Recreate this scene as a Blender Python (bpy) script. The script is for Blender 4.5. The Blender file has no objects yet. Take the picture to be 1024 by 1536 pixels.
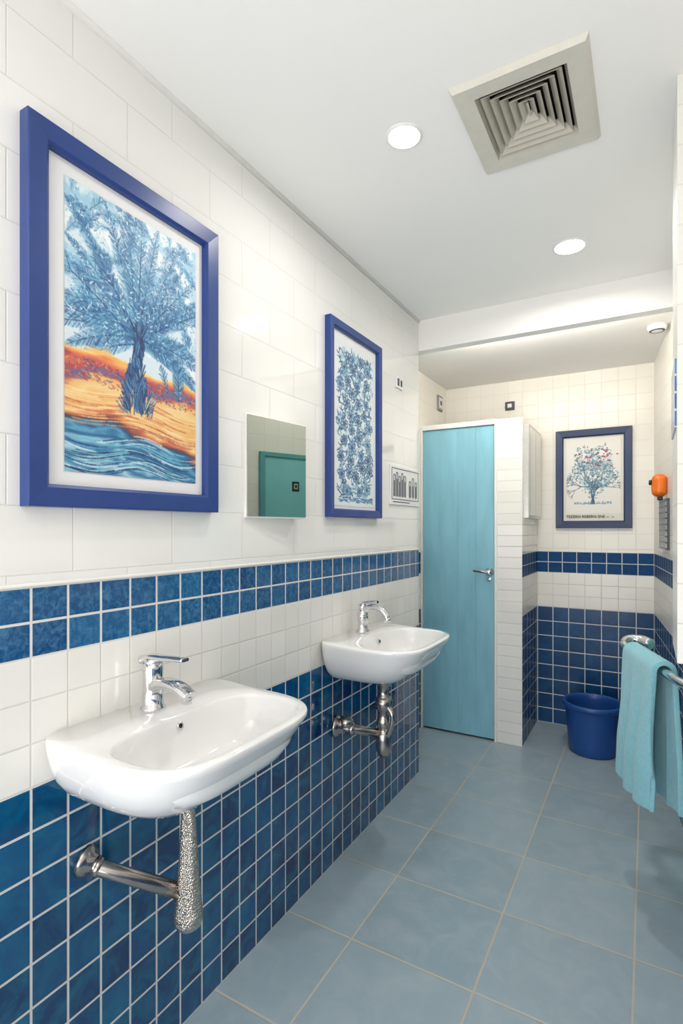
import bpy, math, random
import numpy as np
from mathutils import Vector, Matrix

random.seed(7)
rng = np.random.RandomState(11)
scene = bpy.context.scene
COL = scene.collection

# ------------------------------------------------------------------ colour helpers
def lin(c):
    return tuple((x/12.92 if x <= 0.04045 else ((x+0.055)/1.055)**2.4) for x in [v/255.0 for v in c])
def rgba(c):
    return (*lin(c), 1.0)

# ------------------------------------------------------------------ materials
def base_mat(name):
    m = bpy.data.materials.new(name); m.use_nodes = True
    nt = m.node_tree
    return m, nt, nt.nodes['Principled BSDF']

def plain(name, col, rough=0.5, metal=0.0, var=0.06, scale=30.0, bump=0.0, bscale=200.0, coat=0.0, sheen=0.0, stretch=None, bdist=0.002, vor=False):
    m, nt, b = base_mat(name)
    n = nt.nodes.new('ShaderNodeTexNoise'); n.inputs['Scale'].default_value = scale
    n.inputs['Detail'].default_value = 4
    g = nt.nodes.new('ShaderNodeNewGeometry')
    src = g.outputs['Position']
    if stretch:
        mp_ = nt.nodes.new('ShaderNodeMapping'); mp_.inputs['Scale'].default_value = stretch
        nt.links.new(src, mp_.inputs['Vector']); src = mp_.outputs[0]
    nt.links.new(src, n.inputs['Vector'])
    mx = nt.nodes.new('ShaderNodeMix'); mx.data_type = 'RGBA'
    c = lin(col)
    mx.inputs[6].default_value = (*[x*(1-var) for x in c], 1)
    mx.inputs[7].default_value = (*[min(1, x*(1+var)) for x in c], 1)
    rp = nt.nodes.new('ShaderNodeMapRange'); rp.inputs[1].default_value = .3; rp.inputs[2].default_value = .7
    nt.links.new(n.outputs['Fac'], rp.inputs[0])
    nt.links.new(rp.outputs[0], mx.inputs[0])
    nt.links.new(mx.outputs[2], b.inputs['Base Color'])
    b.inputs['Roughness'].default_value = rough
    b.inputs['Metallic'].default_value = metal
    b.inputs['Coat Weight'].default_value = coat
    b.inputs['Sheen Weight'].default_value = sheen
    if bump > 0:
        if vor:
            n2 = nt.nodes.new('ShaderNodeTexVoronoi'); n2.inputs['Scale'].default_value = bscale; out = n2.outputs['Distance']
        else:
            n2 = nt.nodes.new('ShaderNodeTexNoise'); n2.inputs['Scale'].default_value = bscale; out = n2.outputs['Fac']
        nt.links.new(g.outputs['Position'], n2.inputs['Vector'])
        bp = nt.nodes.new('ShaderNodeBump'); bp.inputs['Strength'].default_value = bump
        bp.inputs['Distance'].default_value = bdist
        nt.links.new(out, bp.inputs['Height'])
        nt.links.new(bp.outputs['Normal'], b.inputs['Normal'])
    return m

def emit(name, col, s):
    m, nt, b = base_mat(name)
    b.inputs['Emission Color'].default_value = rgba(col)
    b.inputs['Emission Strength'].default_value = s
    b.inputs['Base Color'].default_value = rgba(col)
    return m

def tile(name, c1, c2, grout, w, h, u0=0.0, v0=0.0, mortar=0.003, offset=0.0, rough=0.12,
         c3=None, mottle=0.0, mscale=40.0, wob=0.05, bias=0.0, horizontal=False, grough=0.7, warm=None, coat=0.0, smooth=0.15, spec=0.5):
    m, nt, b = base_mat(name)
    L = nt.links.new; N = nt.nodes.new
    g = N('ShaderNodeNewGeometry')
    sp = N('ShaderNodeSeparateXYZ'); L(g.outputs['Position'], sp.inputs[0])
    def math_(op, a, b_=None):
        q = N('ShaderNodeMath'); q.operation = op
        for i, v in enumerate((a, b_)):
            if v is None: continue
            if isinstance(v, (int, float)): q.inputs[i].default_value = v
            else: L(v, q.inputs[i])
        return q.outputs[0]
    if horizontal:
        u = math_('SUBTRACT', sp.outputs[0], u0); v = math_('SUBTRACT', sp.outputs[1], v0)
    else:
        sn = N('ShaderNodeSeparateXYZ'); L(g.outputs['True Normal'], sn.inputs[0])
        ax = math_('ABSOLUTE', sn.outputs[0]); ay = math_('ABSOLUTE', sn.outputs[1])
        uu = math_('ADD', math_('MULTIPLY', sp.outputs[0], ay), math_('MULTIPLY', sp.outputs[1], ax))
        u = math_('SUBTRACT', uu, u0); v = math_('SUBTRACT', sp.outputs[2], v0)
    u = math_('ADD', u, w*100); v = math_('ADD', v, h*100)
    cb = N('ShaderNodeCombineXYZ'); L(u, cb.inputs[0]); L(v, cb.inputs[1])
    def brick(mort, sm):
        br = N('ShaderNodeTexBrick'); L(cb.outputs[0], br.inputs['Vector'])
        br.offset = offset; br.offset_frequency = 2; br.squash = 1.0
        br.inputs['Scale'].default_value = 1.0
        br.inputs['Brick Width'].default_value = w
        br.inputs['Row Height'].default_value = h
        br.inputs['Mortar Size'].default_value = mort
        br.inputs['Mortar Smooth'].default_value = sm
        br.inputs['Bias'].default_value = bias
        br.inputs['Color1'].default_value = rgba(c1)
        br.inputs['Color2'].default_value = rgba(c2)
        br.inputs['Mortar'].default_value = rgba(c1)
        return br
    br = brick(mortar, smooth)
    bh = brick(mortar*2.2, 1.0)
    colr = br.outputs['Color']
    if c3 is not None:
        n = N('ShaderNodeTexNoise'); n.inputs['Scale'].default_value = mscale
        n.inputs['Detail'].default_value = 6; n.inputs['Roughness'].default_value = 0.65
        n.inputs['Distortion'].default_value = 0.8
        L(g.outputs['Position'], n.inputs['Vector'])
        rp = N('ShaderNodeValToRGB'); rp.color_ramp.elements[0].position = 0.42; rp.color_ramp.elements[1].position = 0.72
        L(n.outputs['Fac'], rp.inputs[0])
        f = math_('MULTIPLY', rp.outputs[0], mottle)
        mx = N('ShaderNodeMix'); mx.data_type = 'RGBA'
        L(f, mx.inputs[0]); L(colr, mx.inputs[6]); mx.inputs[7].default_value = rgba(c3)
        colr = mx.outputs[2]
    if warm is not None:
        (ctone, y0, y1, amt) = warm
        mr = N('ShaderNodeMapRange'); L(sp.outputs[1], mr.inputs[0])
        mr.inputs[1].default_value = y0; mr.inputs[2].default_value = y1
        mr.inputs[3].default_value = amt; mr.inputs[4].default_value = 0.0
        mx2 = N('ShaderNodeMix'); mx2.data_type = 'RGBA'
        L(mr.outputs[0], mx2.inputs[0]); L(colr, mx2.inputs[6]); mx2.inputs[7].default_value = rgba(ctone)
        colr = mx2.outputs[2]
    mg = N('ShaderNodeMix'); mg.data_type = 'RGBA'
    L(br.outputs['Fac'], mg.inputs[0]); L(colr, mg.inputs[6]); mg.inputs[7].default_value = rgba(grout)
    L(mg.outputs[2], b.inputs['Base Color'])
    mr = N('ShaderNodeMapRange'); L(br.outputs['Fac'], mr.inputs[0])
    mr.inputs[3].default_value = rough; mr.inputs[4].default_value = grough
    L(mr.outputs[0], b.inputs['Roughness'])
    b.inputs['Specular IOR Level'].default_value = spec
    b.inputs['Coat Weight'].default_value = coat
    b.inputs['Coat Roughness'].default_value = 0.03
    n2 = N('ShaderNodeTexNoise'); n2.inputs['Scale'].default_value = 9.0
    L(g.outputs['Position'], n2.inputs['Vector'])
    hgt = math_('ADD', math_('MULTIPLY', n2.outputs['Fac'], wob), math_('SUBTRACT', 1.0, bh.outputs['Fac']))
    bp = N('ShaderNodeBump'); bp.inputs['Strength'].default_value = 0.5; bp.inputs['Distance'].default_value = 0.0015
    L(hgt, bp.inputs['Height']); L(bp.outputs['Normal'], b.inputs['Normal'])
    return m

M = {}
GR = (210, 208, 204)
M['dado'] = tile('blue_glazed_tile', (8, 78, 130), (15, 40, 90), GR, 0.08, 0.0901, 0.068, 0.0, 0.0030, rough=.07,
                 c3=(24, 118, 152), mottle=0.7, mscale=13, warm=((4, 90, 124), 0.4, 1.5, 0.30), wob=.25, coat=.3)
M['stripe'] = tile('blue_mottled_tile', (14, 64, 114), (28, 88, 136), GR, 0.08, 0.0725, 0.068, 1.075, 0.0030,
                   c3=(84, 142, 178), mottle=0.6, mscale=60)
M['small_white'] = tile('small_white_tile', (232, 231, 227), (227, 225, 220), (211, 208, 202), 0.08, 0.088, 0.068, 0.811, 0.0016, rough=0.13)
M['big_white'] = tile('large_white_tile', (234, 234, 232), (232, 231, 228), (217, 216, 212), 0.28, 0.14, 0.02, 1.245, 0.0011, offset=0.5, rough=0.06, wob=0.02, coat=.5)
M['far_dado'] = tile('navy_tile', (14, 66, 114), (14, 56, 102), (210, 214, 216), 0.1, 0.1, 0.04, 0.0, 0.0030, c3=(28, 90, 138), mottle=0.6, mscale=14, rough=.25, spec=.35)
M['far_stripe'] = tile('navy_band_tile', (14, 60, 108), (20, 70, 120), (202, 205, 206), 0.09, 0.0725, 0.04, 1.035, 0.0028, c3=(40, 94, 138), mottle=0.3, rough=.5, spec=.15)
M['far_small'] = tile('far_small_white_tile', (233, 232, 227), (228, 227, 221), (213, 210, 203), 0.1, 0.0785, 0.04, 0.8, 0.0018, rough=0.3)
M['far_white'] = tile('far_white_tile', (235, 233, 227), (232, 229, 222), (223, 219, 211), 0.1, 0.1, 0.04, 0.0, 0.0013, rough=0.3)
M['pillar'] = tile('white_brick_tile', (237, 236, 233), (230, 229, 226), (214, 212, 208), 0.16, 0.068, -0.815, 0.0, 0.0028, rough=0.1, offset=0, wob=.5)
M['floor'] = tile('blue_grey_floor_tile', (153, 173, 184), (144, 165, 177), (194, 184, 166), 0.40, 0.3645, -0.435, 1.525, 0.0030,
                  rough=0.34, c3=(168, 185, 193), mottle=0.7, mscale=9, horizontal=True, wob=0.02)
M['ceil'] = plain('ceiling_paint', (249, 248, 246), 0.85, var=0.006, scale=3)
M['trim'] = plain('white_trim_paint', (236, 235, 232), 0.4, var=0.02)
M['ceramic'] = plain('white_ceramic', (240, 240, 240), 0.06, var=0.005, coat=0.6)
M['chrome'] = plain('chrome', (220, 220, 222), 0.08, 1.0, var=0.03)
M['chrome_dull'] = plain('brushed_chrome', (176, 169, 164), 0.22, 1.0, var=0.1, scale=60)
M['chrome_tex'] = plain('knurled_chrome', (206, 199, 190), 0.25, 1.0, var=0.3, scale=240, bump=.8, bscale=300, bdist=.003, vor=True)
M['frame_blue'] = plain('blue_painted_wood', (24, 58, 126), 0.34, var=0.08, scale=12, coat=0.1)
M['frame_navy'] = plain('navy_painted_wood', (14, 44, 88), 0.35, var=0.08, scale=12)
M['mat'] = plain('white_mat_board', (230, 230, 231), 0.6, var=0.01)
M['mat_cream'] = plain('cream_mat_board', (218, 216, 210), 0.6, var=0.01)
M['door'] = plain('light_blue_painted_wood', (134, 190, 209), 0.45, var=0.08, scale=4.0, bump=0.12, bscale=30, stretch=(4, 4, .8))
M['teal'] = plain('teal_painted_panel', (128, 200, 204), 0.4, var=0.05, scale=5)
M['teal_dark'] = plain('teal_frame', (92, 162, 168), 0.4, var=0.05, scale=5)
M['mirror'] = plain('mirror_silver', (176, 182, 174), 0.01, 1.0, var=0.003)
M['glass_grey'] = plain('grey_glass', (206, 208, 204), 0.08, 0.6, var=0.04, scale=6)
M['alu'] = plain('aluminium', (200, 200, 196), 0.3, 0.9, var=0.05)
M['bucket'] = plain('blue_plastic', (30, 78, 148), 0.35, var=0.05)
M['towel'] = plain('aqua_terry_cloth', (142, 203, 216), 0.95, var=0.06, scale=80, bump=0.8, bscale=600, sheen=0.3)
M['vent'] = plain('cream_enamel', (212, 209, 199), 0.45, var=0.03)
M['louver'] = plain('beige_enamel', (190, 186, 173), 0.5, var=0.03)
M['dark'] = plain('dark_interior', (30, 31, 31), 0.8)
M['black'] = plain('black_plastic', (30, 32, 34), 0.4)
M['orange'] = plain('orange_plastic', (226, 112, 22), 0.3, var=0.08)
M['lens'] = emit('lit_lens', (255, 251, 246), 26.0)
M['grey_mark'] = plain('grey_print', (76, 82, 92), 0.6)
M['grey_light'] = plain('mid_grey_plastic', (140, 142, 142), 0.5)
M['wire'] = plain('grey_wire', (120, 122, 122), 0.3, 0.6)
M['mosaic'] = tile('blue_mosaic', (30, 100, 165), (70, 150, 200), (215, 215, 210), 0.045, 0.045, 1.62, 1.60, 0.003)

# ------------------------------------------------------------------ mesh builder
class MB:
    def __init__(s, xf=None):
        s.v = []; s.f = []; s.m = []; s.sm = []; s.xf = xf
    def add(s, vs, fs, mi=0, smooth=False):
        o = len(s.v)
        if s.xf: vs = [s.xf(*p) for p in vs]
        s.v += [tuple(p) for p in vs]
        for f in fs:
            s.f.append(tuple(i+o for i in f)); s.m.append(mi); s.sm.append(smooth)
        return s
    def box(s, lo, hi, mi=0):
        x0, y0, z0 = lo; x1, y1, z1 = hi
        return s.add([(x0,y0,z0),(x1,y0,z0),(x1,y1,z0),(x0,y1,z0),(x0,y0,z1),(x1,y0,z1),(x1,y1,z1),(x0,y1,z1)],
              [(0,3,2,1),(4,5,6,7),(0,1,5,4),(1,2,6,5),(2,3,7,6),(3,0,4,7)], mi)
    def lathe(s, prof, origin, axis=(0,0,1), n=40, mi=0, caps=True, smooth=True):
        a = Vector(axis).normalized()
        t = Vector((1,0,0)) if abs(a.x) < 0.9 else Vector((0,1,0))
        e1 = a.cross(t).normalized(); e2 = a.cross(e1)
        o = Vector(origin); vs = []
        for r, z in prof:
            for k in range(n):
                th = 2*math.pi*k/n
                vs.append(o + a*z + e1*(r*math.cos(th)) + e2*(r*math.sin(th)))
        fs = []
        for i in range(len(prof)-1):
            for k in range(n):
                k2 = (k+1) % n
                fs.append((i*n+k, i*n+k2, (i+1)*n+k2, (i+1)*n+k))
        s.add(vs, fs, mi, smooth)
        if caps:
            base = len(s.v)-len(vs)
            for row, rev in ((0, True), (len(prof)-1, False)):
                f = [base+row*n+k for k in range(n)]
                if rev: f = f[::-1]
                s.f.append(tuple(f)); s.m.append(mi); s.sm.append(False)
        return s
    def sweep(s, pts, radii, n=20, mi=0, side=(0,1,0), sup=2.0, smooth=True):
        P = [Vector(p) for p in pts]; vs = []
        sd = Vector(side)
        for i, p in enumerate(P):
            t = (P[min(i+1, len(P)-1)]-P[max(i-1, 0)]).normalized()
            e1 = (sd - t*sd.dot(t))
            if e1.length < 1e-4: e1 = t.orthogonal()
            e1.normalize(); e2 = t.cross(e1)
            ra, rb = radii[i] if isinstance(radii, list) else radii
            for k in range(n):
                th = 2*math.pi*k/n
                c, q = math.cos(th), math.sin(th)
                cc = math.copysign(abs(c)**(2/sup), c); qq = math.copysign(abs(q)**(2/sup), q)
                vs.append(p+e1*(ra*cc)+e2*(rb*qq))
        fs = []
        for i in range(len(P)-1):
            for k in range(n):
                k2 = (k+1) % n
                fs.append((i*n+k, i*n+k2, (i+1)*n+k2, (i+1)*n+k))
        s.add(vs, fs, mi, smooth)
        base = len(s.v)-len(vs)
        for row, rev in ((0, True), (len(P)-1, False)):
            f = [base+row*n+k for k in range(n)]
            if rev: f = f[::-1]
            s.f.append(tuple(f)); s.m.append(mi); s.sm.append(False)
        return s
    def build(s, name, mats, parent=None, bevel=0.0, seg=2, subsurf=0, solid=0.0, recalc=True):
        me = bpy.data.meshes.new(name)
        me.from_pydata(s.v, [], s.f)
        if not isinstance(mats, (list, tuple)): mats = [mats]
        for m in mats: me.materials.append(m)
        me.polygons.foreach_set('material_index', s.m)
        me.polygons.foreach_set('use_smooth', s.sm)
        if recalc:
            import bmesh
            bm = bmesh.new(); bm.from_mesh(me); bmesh.ops.recalc_face_normals(bm, faces=bm.faces); bm.to_mesh(me); bm.free()
        me.update()
        ob = bpy.data.objects.new(name, me); COL.objects.link(ob)
        if parent is not None: ob.parent = parent; ob.matrix_parent_inverse = Matrix.Translation(-parent.location)
        if solid > 0:
            q = ob.modifiers.new('solid', 'SOLIDIFY'); q.thickness = solid; q.offset = 0
        if bevel > 0:
            q = ob.modifiers.new('bevel', 'BEVEL'); q.width = bevel; q.segments = seg; q.limit_method = 'ANGLE'; q.angle_limit = 0.7
        if subsurf:
            q = ob.modifiers.new('sub', 'SUBSURF'); q.levels = subsurf; q.render_levels = subsurf
        return ob

def catmull(pts, sub=8):
    P = [Vector(p) for p in pts]; out = []
    for i in range(len(P)-1):
        p0 = P[max(i-1, 0)]; p1 = P[i]; p2 = P[i+1]; p3 = P[min(i+2, len(P)-1)]
        for k in range(sub):
            t = k/sub
            out.append(0.5*((2*p1)+(-p0+p2)*t+(2*p0-5*p1+4*p2-p3)*t*t+(-p0+3*p1-3*p2+p3)*t**3))
    out.append(P[-1]); return out

def empty(name, loc):
    e = bpy.data.objects.new(name, None); e.location = loc; e.empty_display_size = 0.05
    COL.objects.link(e); return e
def tag(o, label, cat, group=None):
    o['label'] = label; o['category'] = cat
    if group: o['group'] = group
    return o
def struct(o):
    o['kind'] = 'structure'; return o

# ------------------------------------------------------------------ room constants
XL = -1.087
ZC = 2.475
YB = 2.75
YF = 3.90
XA = -1.318
YN = -1.5
def wx(y): return 0.04+(YF-y)*0.0909
def RW(d, y, z): return (wx(y)-d, y, z)

def banded(name, foot, bands, mats):
    b = MB(); nz = len(bands); vs = []
    for z in bands:
        for (x, y) in foot: vs.append((x, y, z))
    b.v = vs
    for i in range(nz-1):
        for k in range(4):
            k2 = (k+1) % 4
            b.f.append((i*4+k, i*4+k2, (i+1)*4+k2, (i+1)*4+k)); b.m.append(i); b.sm.append(False)
    b.f.append((3, 2, 1, 0)); b.m.append(0); b.sm.append(False)
    o = (nz-1)*4
    b.f.append((o, o+1, o+2, o+3)); b.m.append(nz-2); b.sm.append(False)
    return struct(b.build(name, mats))

banded('wall_left', [(XL, YN), (XL, YB), (XA-0.1, YB), (XA-0.1, YN)], [0, 0.811, 1.075, 1.22, 2.6],
       [M['dado'], M['small_white'], M['stripe'], M['big_white']])
banded('wall_recess', [(XA, YB), (XA, YF), (XA-0.1, YF), (XA-0.1, YB)], [0, 0.8, 1.035, 1.18, 2.6],
       [M['far_dado'], M['far_small'], M['far_stripe'], M['far_white']])
banded('wall_far', [(XA-0.1, YF), (0.3, YF), (0.3, YF+0.1), (XA-0.1, YF+0.1)], [0, 0.8, 1.035, 1.18, 2.6],
       [M['far_dado'], M['far_small'], M['far_stripe'], M['far_white']])
banded('wall_right', [(wx(YF), YF), (wx(YN), YN), (wx(YN)+0.1, YN), (wx(YF)+0.1, YF)], [0, 0.8, 1.035, 1.18, 2.6],
       [M['far_dado'], M['far_small'], M['far_stripe'], M['far_white']])
banded('wall_back', [(XA-0.1, YN), (0.7, YN), (0.7, YN-0.1), (XA-0.1, YN-0.1)], [0, 0.811, 1.075, 1.22, 2.6],
       [M['dado'], M['small_white'], M['stripe'], M['big_white']])
struct(MB().box((0.066, 1.58, 1.0), (0.26, 1.85, ZC+.01)).build('trim_4', M['far_white']))
struct(MB().box((XA-0.1, YN-0.1, -0.1), (0.7, YF+0.1, 0.0)).build('floor', M['floor']))
VX0, VX1, VY0, VY1 = -0.447, -0.115, 1.336, 1.71
hx0, hx1, hy0, hy1 = VX0+0.045, VX1-0.045, VY0+0.045, VY1-0.045
b = MB()
b.box((XA-0.1, YN-0.1, ZC), (hx0, YB+.03, ZC+0.12)).box((hx1, YN-0.1, ZC), (0.7, YB+.03, ZC+0.12))
b.box((hx0, YN-0.1, ZC), (hx1, hy0, ZC+0.12)).box((hx0, hy1, ZC), (hx1, YB+.03, ZC+0.12))
b.box((XA-0.1, YB+.03, 2.385), (0.7, YF+0.1, ZC+0.12))
struct(b.build('ceiling', M['ceil']))
struct(MB().box((XA-0.05, YB-.002, 2.31), (wx(YB)+0.03, YB+0.06, ZC+0.05)).build('trim_1', M['ceil']))
struct(MB().sweep([(XL, YN, ZC), (XL, YB-.003, ZC)], (0.012, 0.012), n=16, side=(1, 0, 0)).build('trim_2', M['trim']))
struct(MB().box((XL-0.002, YN, 1.221), (XL+0.004, YB-.001, 1.228)).build('trim_3', M['trim'], bevel=0.002))

# cubicle walls
DY = 3.38
struct(MB().box((-0.813, DY, 0), (-0.6625, DY+0.09, 2.02)).build('wall_cubicle_front', M['pillar']))
banded('wall_cubicle_side', [(-0.662, DY+0.004), (-0.662, YF), (-0.73, YF), (-0.73, DY+0.004)], [0, 0.8, 1.035, 1.18, 2.018],
       [M['far_dado'], M['far_small'], M['far_stripe'], M['pillar']])

# ------------------------------------------------------------------ doors
d = struct(empty('door_1', (-1.06, DY, 0)))
b = MB()
b.box((XA, DY-0.012, 0), (XA+.012, DY+0.06, 2.022)).box((-0.828, DY-0.012, 0), (-0.813, DY+0.06, 2.022)).box((XA+.012, DY-0.012, 1.990), (-0.828, DY+0.06, 2.022))
b.build('door_frame', M['trim'], parent=d, bevel=0.003)
b = MB(); x = XA+.013; wdt = (-.830-x)/4
for w in range(4):
    b.box((x+0.0010, DY+0.004, 0.012), (x+wdt-0.0010, DY+0.035, 1.988)); x += wdt
b.box((XA+.013, DY+0.0060, 0.012), (-0.831, DY+0.03, 1.988))
leaf = b.build('door_leaf', M['door'], parent=d, bevel=0.0014)
b = MB()
b.lathe([(0.0, 0), (0.026, 0), (0.026, 0.006), (0.013, 0.010), (0.011, 0.04)], (-0.862, DY+0.004, 1.064), (0, -1, 0), n=28)
b.sweep(catmull([(-0.855, DY-0.036, 1.064), (-0.89, DY-0.038, 1.066), (-0.93, DY-0.036, 1.071), (-0.955, DY-0.034, 1.073)], 5), (0.009, 0.011), n=14, side=(0, 1, 0))
b.lathe([(0.0, 0), (0.013, 0), (0.013, 0.005), (0.006, 0.006)], (-0.862, DY+0.004, 1.015), (0, -1, 0), n=20)
h = b.build('handle', M['chrome'], parent=leaf); h['label'] = 'chrome lever handle'
d2 = struct(empty('door_2', (wx(2.4), 2.4, 0)))
MB(RW).box((-.01, 2.195, 0), (.022, 2.225, 1.80)).box((-.01, 2.225, 1.775), (.022, 2.66, 1.80)).build('door_frame', M['teal_dark'], parent=d2)
MB(RW).box((0.0, 2.225, 0.0), (0.014, 2.66, 1.775)).build('door_leaf', M['teal'], parent=d2, bevel=0.003)
s2 = MB(RW); s2.box((0.013, 2.42, 1.57), (0.017, 2.47, 1.63)); s2.box((0.0165, 2.43, 1.582), (0.0185, 2.46, 1.618), 1); s2.box((0.018, 2.438, 1.592), (0.020, 2.452, 1.608), 0)
s2.build('door_plate', [M['black'], M['alu']], parent=d2)

# ------------------------------------------------------------------ painting on vertex grids
class Canvas:
    def __init__(s, W, H, bg):
        s.W, s.H = W, H; s.a = np.ones((H, W, 3))*np.array(bg, float)
    def seg(s, x0, y0, x1, y1, w, col, al=1.0):
        pad = w/2+1.5
        xa, xb = int(max(0, min(x0, x1)-pad)), int(min(s.W, max(x0, x1)+pad+1))
        ya, yb = int(max(0, min(y0, y1)-pad)), int(min(s.H, max(y0, y1)+pad+1))
        if xa >= xb or ya >= yb: return
        X, Y = np.meshgrid(np.arange(xa, xb)+.5, np.arange(ya, yb)+.5)
        dx, dy = x1-x0, y1-y0; L2 = dx*dx+dy*dy+1e-6
        t = np.clip(((X-x0)*dx+(Y-y0)*dy)/L2, 0, 1)
        dd = np.hypot(X-x0-t*dx, Y-y0-t*dy)
        m = (np.clip(w/2+.5-dd, 0, 1)*al)[..., None]
        s.a[ya:yb, xa:xb] = s.a[ya:yb, xa:xb]*(1-m)+np.array(col)*m
def vnoise(H, W, ch, cw, r=rng):
    g = r.rand(ch+2, cw+2)
    y = np.linspace(0, ch, H); x = np.linspace(0, cw, W)
    yi = y.astype(int); xi = x.astype(int)
    fy = (y-yi)[:, None]; fx = (x-xi)[None, :]
    fy = fy*fy*(3-2*fy); fx = fx*fx*(3-2*fx)
    A = g[yi][:, xi]; B = g[yi][:, xi+1]; C = g[yi+1][:, xi]; D = g[yi+1][:, xi+1]
    return (A*(1-fx)+B*fx)*(1-fy)+(C*(1-fx)+D*fx)*fy
def fbm(H, W, c, asp=1.0):
    o = 0; amp = 1; tot = 0
    for k in range(4):
        o = o+amp*vnoise(H, W, max(1, int(c*asp)), max(1, c)); tot += amp; amp *= .55; c *= 2
    return o/tot
art_mat, nt, bs = base_mat('printed_artwork')
at = nt.nodes.new('ShaderNodeAttribute'); at.attribute_name = 'Col'
nn = nt.nodes.new('ShaderNodeTexNoise'); nn.inputs['Scale'].default_value = 300
mx = nt.nodes.new('ShaderNodeMix'); mx.data_type = 'RGBA'; mx.blend_type = 'MULTIPLY'; mx.inputs[0].default_value = 0.05
nt.links.new(at.outputs['Color'], mx.inputs[6]); nt.links.new(nn.outputs['Fac'], mx.inputs[7])
nt.links.new(mx.outputs[2], bs.inputs['Base Color']); bs.inputs['Roughness'].default_value = 0.45
def art_mesh(name, cv, org, U, V, parent):
    H, W = cv.H, cv.W
    uu, vv = np.meshgrid((np.arange(W))/(W-1), (np.arange(H))/(H-1))
    org = np.array(org); U = np.array(U); V = np.array(V)
    co = org+uu[..., None]*U+vv[..., None]*V
    idx = np.arange(H*W).reshape(H, W)
    q = np.stack([idx[:-1, :-1], idx[1:, :-1], idx[1:, 1:], idx[:-1, 1:]], -1).reshape(-1, 4)
    me = bpy.data.meshes.new(name)
    me.vertices.add(H*W); me.vertices.foreach_set('co', co.reshape(-1))
    me.loops.add(q.size); me.loops.foreach_set('vertex_index', q.reshape(-1).astype(np.int32))
    me.polygons.add(len(q)); me.polygons.foreach_set('loop_start', np.arange(0, q.size, 4, dtype=np.int32))
    try: me.polygons.foreach_set('loop_total', np.full(len(q), 4, dtype=np.int32))
    except Exception: pass
    me.update(calc_edges=True); me.validate()
    a = me.color_attributes.new('Col', 'FLOAT_COLOR', 'POINT')
    s = np.clip(cv.a/255., 0, 1)
    l = np.where(s <= .04045, s/12.92, ((s+.055)/1.055)**2.4)
    c = np.ones((H*W, 4), np.float32); c[:, :3] = l.reshape(-1, 3)
    a.data.foreach_set('color', c.reshape(-1))
    me.materials.append(art_mat)
    o = bpy.data.objects.new(name, me); COL.objects.link(o); o.parent = parent
    o.matrix_parent_inverse = Matrix.Translation(-parent.location)
    return o
BL = [(28, 66, 120), (42, 92, 146), (66, 128, 172), (100, 168, 200), (34, 78, 132), (52, 112, 160), (124, 184, 210)]

# --- artwork one : leafy blue tree above layered orange land and blue water
W, H = 280, 456
cv = Canvas(W, H, (226, 236, 242))
f = fbm(H, W, 6, 1.6)[..., None]
cv.a = np.where(f > .55, np.array((236, 240, 242.)), np.array((206, 224, 235.)))*0.6+cv.a*0.4
f2 = fbm(H, W, 10, 1.6)
yy, xx = np.meshgrid(np.linspace(0, 1, H), np.linspace(0, 1, W), indexing='ij')
m = np.clip((f2-.46)*6, 0, 1)*np.clip((.50-yy)*8, 0, 1)*.65
cv.a = cv.a*(1-m[..., None])+np.array((126, 186, 216.))*m[..., None]
wob = (fbm(H, W, 3, 1)-.5)*.09+.014*np.sin(xx*9)
st = fbm(H, W, 3, 9)-.5
v = yy+wob-.05*(xx-.5)+st*.04
stops = [(.575, (242, 214, 156)), (.595, (240, 180, 96)), (.615, (226, 128, 84)), (.64, (184, 76, 82)), (.665, (98, 104, 150)), (.68, (190, 92, 86)), (.695, (232, 184, 116)),
         (.73, (240, 206, 146)), (.77, (232, 180, 110)), (.80, (240, 210, 150)), (.825, (216, 130, 84)), (.85, (120, 66, 70)), (.865, (40, 82, 122)), (.89, (90, 160, 192)), (.915, (34, 88, 136)),
         (.935, (140, 196, 214)), (.96, (46, 110, 156)), (.985, (170, 208, 220)), (1.02, (66, 130, 170)), (1.05, (150, 200, 214))]
v2 = v+np.clip((.45-xx), 0, 1)*.12*np.clip((yy-.7)*6, 0, 1)-np.clip(xx-.6, 0, 1)*.09*np.clip((yy-.72)*8, 0, 1)
sv = np.array([a for a, _ in stops]); sc = np.array([c for _, c in stops], float)
land = np.stack([np.interp(v2+st*.05, sv, sc[:, k]) for k in range(3)], -1)
R = random.Random(5)
def frond(cx, cy, ang, L, droop, wid, cols, n=34, leaf=.07, al=1.0, wash=0.0):
    P = [(cx+L*i/n*math.cos(ang), cy-L*i/n*math.sin(ang)+droop*(i/n)**2) for i in range(n+1)]
    if wash > 0:
        for i in range(0, n, 2):
            t = i/n
            cv.seg(*P[i], *P[min(n, i+2)], leaf*W*1.3*math.sin(math.pi*min(1, t*.85+.12)), R.choice(cols[2:]), wash)
    for i in range(1, n+1):
        t = i/n; px, py = P[i-1]; x, y = P[i]
        cv.seg(px, py, x, y, max(1.0, wid*(1-t)+.8), R.choice(cols[:3]), .9*al)
        ta = math.atan2(-(y-py), x-px)
        ll = leaf*W*(math.sin(math.pi*min(1, t*.85+.12)))*R.uniform(.6, 1.1)
        for sgn in (1, -1):
            a2 = ta+sgn*R.uniform(.5, .9)
            cv.seg(x, y, x+ll*math.cos(a2), y-ll*math.sin(a2), R.uniform(1.1, 2.1), R.choice(cols), R.uniform(.55, .9)*al)
tx, ty = W*.50, H*.49
for k in range(55):
    frond(W*R.uniform(-.02, 1.02), H*R.uniform(.03, .44), R.uniform(-.3, 3.4), R.uniform(30, 70), R.uniform(4, 16), 1.2, BL[1:], n=16, leaf=.05, al=.75, wash=.10)
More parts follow.
